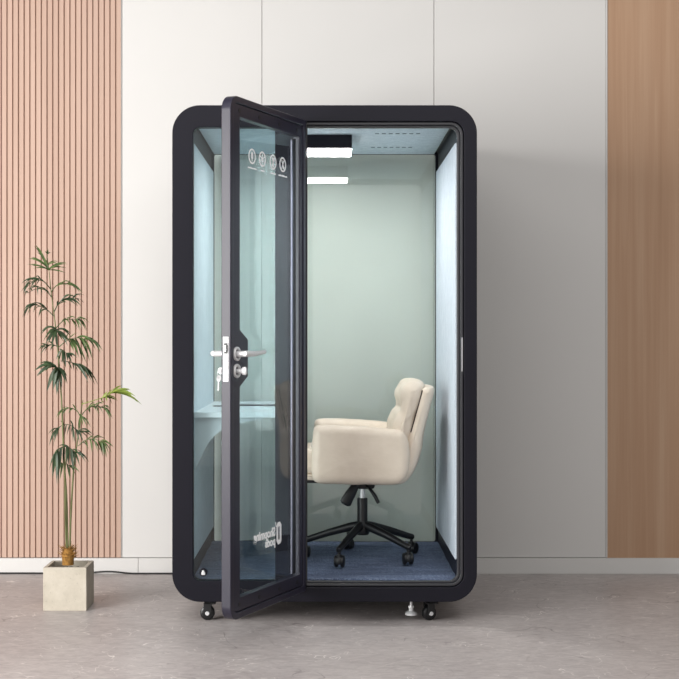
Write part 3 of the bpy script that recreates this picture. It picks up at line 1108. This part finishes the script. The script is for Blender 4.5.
b = MB()
st1 = path([(67.5, 552), (66.5, 500), (64, 460), (61.5, 400), (57.5, 345), (55, 322), (51, 291), (49, 271), (47.5, 258)], 0.0, 40)
b.tube(st1, [0.0013 + 0.0040 * (1 - i / (len(st1) - 1)) ** 1.2 for i in range(len(st1))], 10)
add('stem', b.mesh(), 'stem', plant)
b = MB()
st2 = path([(69.5, 552), (71, 512), (74, 466), (77.5, 440), (80.5, 415), (83, 400)], 0.05, 30)
b.tube(st2, [0.0016 + 0.0034 * (1 - i / (len(st2) - 1)) for i in range(len(st2))], 10)
add('stem', b.mesh(), 'stem', plant)
b = MB()
st3 = path([(66.5, 552), (65, 510), (65, 480), (66, 452)], -0.03, 16)
b.tube(st3, [0.0014 + 0.0022 * (1 - i / (len(st3) - 1)) for i in range(len(st3))], 10)
add('stem', b.mesh(), 'stem', plant)


def blade(bm, pts, width, up):
    """one leaflet: a folded, tapering strip along pts"""
    n = len(pts)
    rows = []
    for i, p in enumerate(pts):
        tt = i / (n - 1)
        w = width * (math.sin(math.pi * min(1, tt * 0.80 + 0.13)) ** 0.8) * (1 - tt ** 5)
        tg = (pts[min(i + 1, n - 1)] - pts[max(i - 1, 0)]).normalized()
        sd = tg.cross(up)
        if sd.length < 1e-3:
            sd = tg.cross(Vector((1, 0, 0)))
        sd.normalize()
        nn = sd.cross(tg).normalized()
        rows.append((bm.verts.new(p + sd * w / 2 + nn * w * 0.16), bm.verts.new(p), bm.verts.new(p - sd * w / 2 + nn * w * 0.16)))
    for a, c in zip(rows, rows[1:]):
        bm.faces.new((a[0], a[1], c[1], c[0]))
        bm.faces.new((a[1], a[2], c[2], c[1]))


def frond(rach, dy, leaves, mat, width=0.013):
    """rach: pixel points of the midrib; leaves: (fraction along, tip px, tip py[, sag px])"""
    b = MB()
    r = path(rach, dy, 18)
    m_ = len(r) - 1
    b.tube(r, [0.0024 - 0.0014 * i / m_ for i in range(m_ + 1)], 6)
    full = []
    for lf in leaves:
        f, tx, ty = lf[:3]
        sag = lf[3] if len(lf) > 3 else 2.5
        full.append((f, tx, ty, sag))
        if sag > 1.5:
            full.append((min(1, max(0, f + random.uniform(-0.12, 0.12))), tx + random.uniform(-4.5, 4.5), ty + random.uniform(-3.0, 2.0), sag * random.uniform(0.7, 1.1)))
    for f, tx, ty, sag in full:
        i0 = min(m_, int(round(f * m_)))
        p0 = r[i0]
        td = (p0.y - SY) + random.uniform(-0.05, 0.05)
        p1 = P(tx, ty, SY + td)
        L = (p1 - p0).length
        pts = []
        for k in range(9):
            u = k / 8
            q = p0.lerp(p1, u)
            q.z += 4 * u * (1 - u) * sag / 222.0
            pts.append(q)
        up = Vector((random.uniform(-0.5, 0.5), -0.75, 0.65)).normalized()
        blade(b.bm, pts, 0.72 * width * random.uniform(0.85, 1.15) * min(1.25, max(0.7, L / 0.09)), up)
    o = add('frond', b.mesh(), mat, plant, angle=70)
    return o


# --- upper cane, top to bottom
frond([(48.5, 270), (47, 262), (47.5, 254)], -0.02, [(0, 34, 246, 3), (0.2, 28, 259, 3), (0, 31, 266, 2), (0.1, 33, 268.5, 1), (0, 68, 264, 2), (0, 66, 273, 1), (0.1, 64, 268, 2), (0.4, 37, 251, 2), (0.3, 58, 264, 2), (1, 45, 251, 0), (1, 50.5, 252, 0), (1, 48, 249, 0)], 'leafm')
frond([(50.5, 289), (43, 281), (34, 281), (27, 287)], -0.08, [(1, 24.5, 292), (0.8, 25, 289), (0.65, 24, 286, 4), (0.5, 26, 284, 4), (0.3, 33, 281, 3), (0.6, 31, 288), (0.4, 36, 286), (0.9, 23, 294)], 'leafd')
frond([(51.5, 297), (45, 290), (36, 289), (28, 293)], -0.04, [(1, 25, 296), (0.8, 26, 292, 3), (0.5, 30, 290, 3), (0.3, 36, 291, 3), (0.6, 38, 296, 3), (0.2, 44, 294, 3)], 'leafd')
frond([(51.5, 292), (56, 286), (63, 283), (70, 285)], 0.05, [(1, 79, 292, 3), (0.6, 72, 285, 3), (0.8, 77, 289, 3), (0.4, 66, 284, 2), (0.9, 80, 293, 3)], 'leafm')
frond([(54, 312), (59, 303), (67, 298), (75, 299)], 0.03, [(1, 84, 303, 2), (0.7, 76, 298, 2), (0.5, 71, 296, 3), (0.4, 77, 306, 4), (0.6, 82, 307, 3), (0.25, 58, 301, 1), (0.3, 66, 302, 2), (0.9, 80, 296, 3)], 'leafd')
frond([(53.5, 316), (46, 309), (36, 305), (29, 308)], -0.03, [(1, 22, 318.5, 3), (0.9, 25, 309, 3), (0.7, 27, 316, 3), (0.5, 32, 314, 3), (0.35, 38, 318, 3), (0.6, 24, 312, 4), (0.2, 44, 313, 2), (0.4, 31, 304, 3)], 'leafd')
frond([(56, 328), (63, 321), (71, 319), (78, 320)], 0.02, [(1, 87, 331, 4), (0.8, 83, 330, 3), (0.6, 77, 330, 3), (0.9, 86, 323, 4), (0.4, 70, 325, 3), (0.5, 76, 318, 2), (0.3, 68, 320, 2)], 'leafm')
frond([(56.5, 329), (56.3, 330), (56, 331)], -0.05, [(0.5, 40, 334, 5), (0.5, 43, 342, 4), (0.5, 48, 344.5, 3), (1, 52, 346, 2), (1, 57, 348, 1), (1, 63, 342, 2), (0.8, 68, 346, 3), (0.6, 71, 337, 4), (0.7, 46, 337, 4)], 'leafd', 0.017)
frond([(59, 347), (68, 340), (78, 338), (87, 340)], -0.04, [(1, 101, 354, 5), (0.9, 97, 345, 4), (0.8, 93, 361, 4), (0.7, 88, 352, 3), (0.55, 83, 363, 3), (0.45, 79, 358, 3), (0.6, 92, 341, 3), (0.35, 74, 352, 2), (0.25, 69, 332, 1), (0.35, 77, 333, 1), (0.95, 100, 350, 4)], 'leafm', 0.015)
frond([(59.5, 347), (52, 345), (45, 347)], 0.0, [(1, 39, 347, 1), (0.7, 41, 351, 3), (0.5, 44, 354, 3), (0.8, 40, 344, 1), (0.3, 50, 351, 2), (0.4, 48, 341.5, 1)], 'leafd', 0.017)
frond([(60, 349), (64, 351), (67, 354)], -0.06, [(0.2, 56, 360, 1), (0.4, 62, 363, 2), (0.5, 66, 366, 2), (0.8, 72, 364, 2), (1, 77, 358, 2), (0.3, 58, 364, 1), (0.9, 70, 357, 1)], 'leafd', 0.018)
frond([(61, 361), (70, 362), (80, 366)], 0.04, [(1, 95, 385, 5), (0.9, 90, 376, 4), (0.7, 88, 380, 4), (0.6, 78, 372, 2), (0.4, 72, 370, 1), (0.2, 66, 368, 1), (0.8, 92, 382, 4)], 'leafd')
frond([(59, 372), (58, 368), (56, 367)], -0.07, [(1, 34, 371, 4), (1, 36, 377, 4), (0.8, 47, 392, 3), (0.7, 53, 391, 2), (0.5, 58, 394, 2), (0.4, 62, 388, 2), (0.4, 65, 379, 3), (0.9, 40, 366, 3), (0.9, 45, 372, 3), (0.6, 50, 384, 2), (0.5, 66, 384, 4)], 'leafd', 0.021)
# --- lower cane
frond([(82, 404), (92, 401), (104, 397), (112, 392)], -0.05, [(1, 122, 385.5, 1), (0.9, 131, 390, 2), (0.9, 138.5, 403, 5), (0.75, 112, 404, 1), (0.7, 107, 402, 1), (0.65, 117, 399, 2), (0.8, 121, 390, 1), (0.85, 126, 393, 2), (0.9, 133, 397, 4), (0.6, 108, 391, 0), (0.7, 114, 388, 0), (0.55, 103, 403, 1)], 'leafy', 0.017)
frond([(81, 416), (87, 409), (95, 406), (103, 408)], 0.02, [(1, 112, 417, 3), (0.9, 109, 410, 3), (0.7, 103, 414, 3), (0.5, 97, 412, 3), (0.4, 95, 403, 2), (0.6, 103, 404, 2), (0.3, 90, 413, 2), (0.9, 111, 421, 4)], 'leafm')
frond([(81, 418), (77, 411), (70, 408), (65, 410)], -0.03, [(1, 57, 420, 3), (0.9, 60, 413, 3), (0.7, 63, 416, 3), (0.5, 68, 414, 2), (0.4, 72, 404, 1), (0.3, 75, 402, 1), (0.2, 86, 425, 2), (0.1, 91, 428, 3), (0.1, 80, 432, 2)], 'leafm')
frond([(79, 434), (72, 426), (63, 425), (56, 431)], 0.01, [(1, 50, 441, 3), (0.9, 51, 434, 3), (0.75, 55, 440, 3), (0.55, 62, 437, 3), (0.4, 67, 436, 3), (0.3, 73, 443, 3), (0.6, 60, 421, 1), (0.2, 84, 444, 3), (0.1, 89, 440, 3), (0.1, 92, 434, 4), (0.3, 70, 420, 1), (0.8, 49, 446, 4)], 'leafd')
frond([(78, 446), (86, 440), (94, 439), (101, 442)], -0.02, [(1, 109, 455, 4), (0.9, 111, 446, 3), (0.8, 103, 457, 3), (0.6, 98, 453, 3), (0.5, 93, 452, 3), (0.3, 88, 449, 2), (0.6, 102, 437, 2), (0.4, 95, 436, 1), (0.95, 107, 458, 4)], 'leafm')
frond([(76, 455), (70, 448), (62, 447), (56, 453)], -0.04, [(1, 52, 470, 4), (0.95, 57, 486, 6), (0.8, 53, 464, 4), (0.7, 60, 470, 4), (0.55, 63, 466, 3), (0.4, 68, 468, 3), (0.3, 73, 470, 2), (0.2, 80, 467, 3), (0.1, 86, 463, 4), (0.2, 84, 456, 3), (0.5, 58, 447, 2), (0.9, 52, 478, 5)], 'leafd', 0.015)
frond([(70, 470), (66, 463), (62, 464)], 0.03, [(1, 56, 474, 3), (0.8, 60, 480, 3), (0.6, 64, 478, 2), (0.4, 70, 480, 2), (0.3, 76, 476, 3), (0.9, 54, 468, 3)], 'leafm')

# ================================================================== CABLE along the skirting
b = MB()
pts = []
rnd = random.Random(3)
xx = -2.6
while xx < -0.62:
    u = max(0, 1 - abs(xx + 1.12) / 0.14)
    pts.append((xx, WY - 0.018 - 0.005 * math.sin(xx * 5) - 0.012 * u, 0.0045 + 0.012 * u * u * (3 - 2 * u)))
    xx += 0.025
b.tube(pts, 0.0042, 8)
cb = add('cable', b.mesh(), 'cable')
tag(recenter(cb), 'thin black cable lying along the foot of the white baseboard behind the pot', 'cable')

# ================================================================== LIGHT, WORLD, CAMERA
def area(name, loc, target, sx, sy, power, col):
    l = bpy.data.lights.new(name, 'AREA')
    l.shape = 'RECTANGLE'
    l.size, l.size_y = sx, sy
    l.energy = power
    l.color = col
    o = bpy.data.objects.new(name, l)
    COL.objects.link(o)
    o.location = loc
    o.rotation_euler = (Vector(target) - Vector(loc)).to_track_quat('-Z', 'Y').to_euler()
    return o


area('window_daylight', (-4.7, -3.7, 1.7), (0.0, 0.6, 1.15), 3.0, 2.6, 385, (1.0, 0.985, 0.965))
area('front_fill', (-1.0, -8.0, 2.6), (0.0, 0.6, 1.6), 11.0, 6.5, 140, (1.0, 0.99, 0.98))  # added fill from behind the camera, brightens the booth interior
area('overhead_fill', (0.0, -2.6, 3.6), (0.0, -1.6, 0.0), 4.5, 2.5, 70, (1.0, 0.99, 0.98))  # added overhead fill, lifts the floor; no such source is known
w = bpy.data.worlds.new('room')
scene.world = w
w.use_nodes = True
bg = w.node_tree.nodes['Background']
bg.inputs['Color'].default_value = (1.0, 0.985, 0.97, 1)
bg.inputs['Strength'].default_value = 0.215

cam = bpy.data.cameras.new('camera')
cam.sensor_width = 36.0
cam.sensor_fit = 'HORIZONTAL'
cam.lens = FOC / 679.0 * 36.0
cam.shift_x = (339.5 - CX) / 679.0
cam.shift_y = -(339.5 - CY) / 679.0
cam.clip_end = 100
co = bpy.data.objects.new('camera', cam)
COL.objects.link(co)
co.location = (0, CAMY, CAMZ)
co.rotation_euler = (R(90), 0, 0)
scene.camera = co

scene.view_settings.view_transform = 'Standard'
scene.view_settings.look = 'None'
scene.view_settings.gamma = 1.0
scene.view_settings.use_curve_mapping = False
scene.view_settings.exposure = 0.1
scene.cycles.transparent_max_bounces = 24
scene.cycles.max_bounces = 12
scene.cycles.use_denoising = True
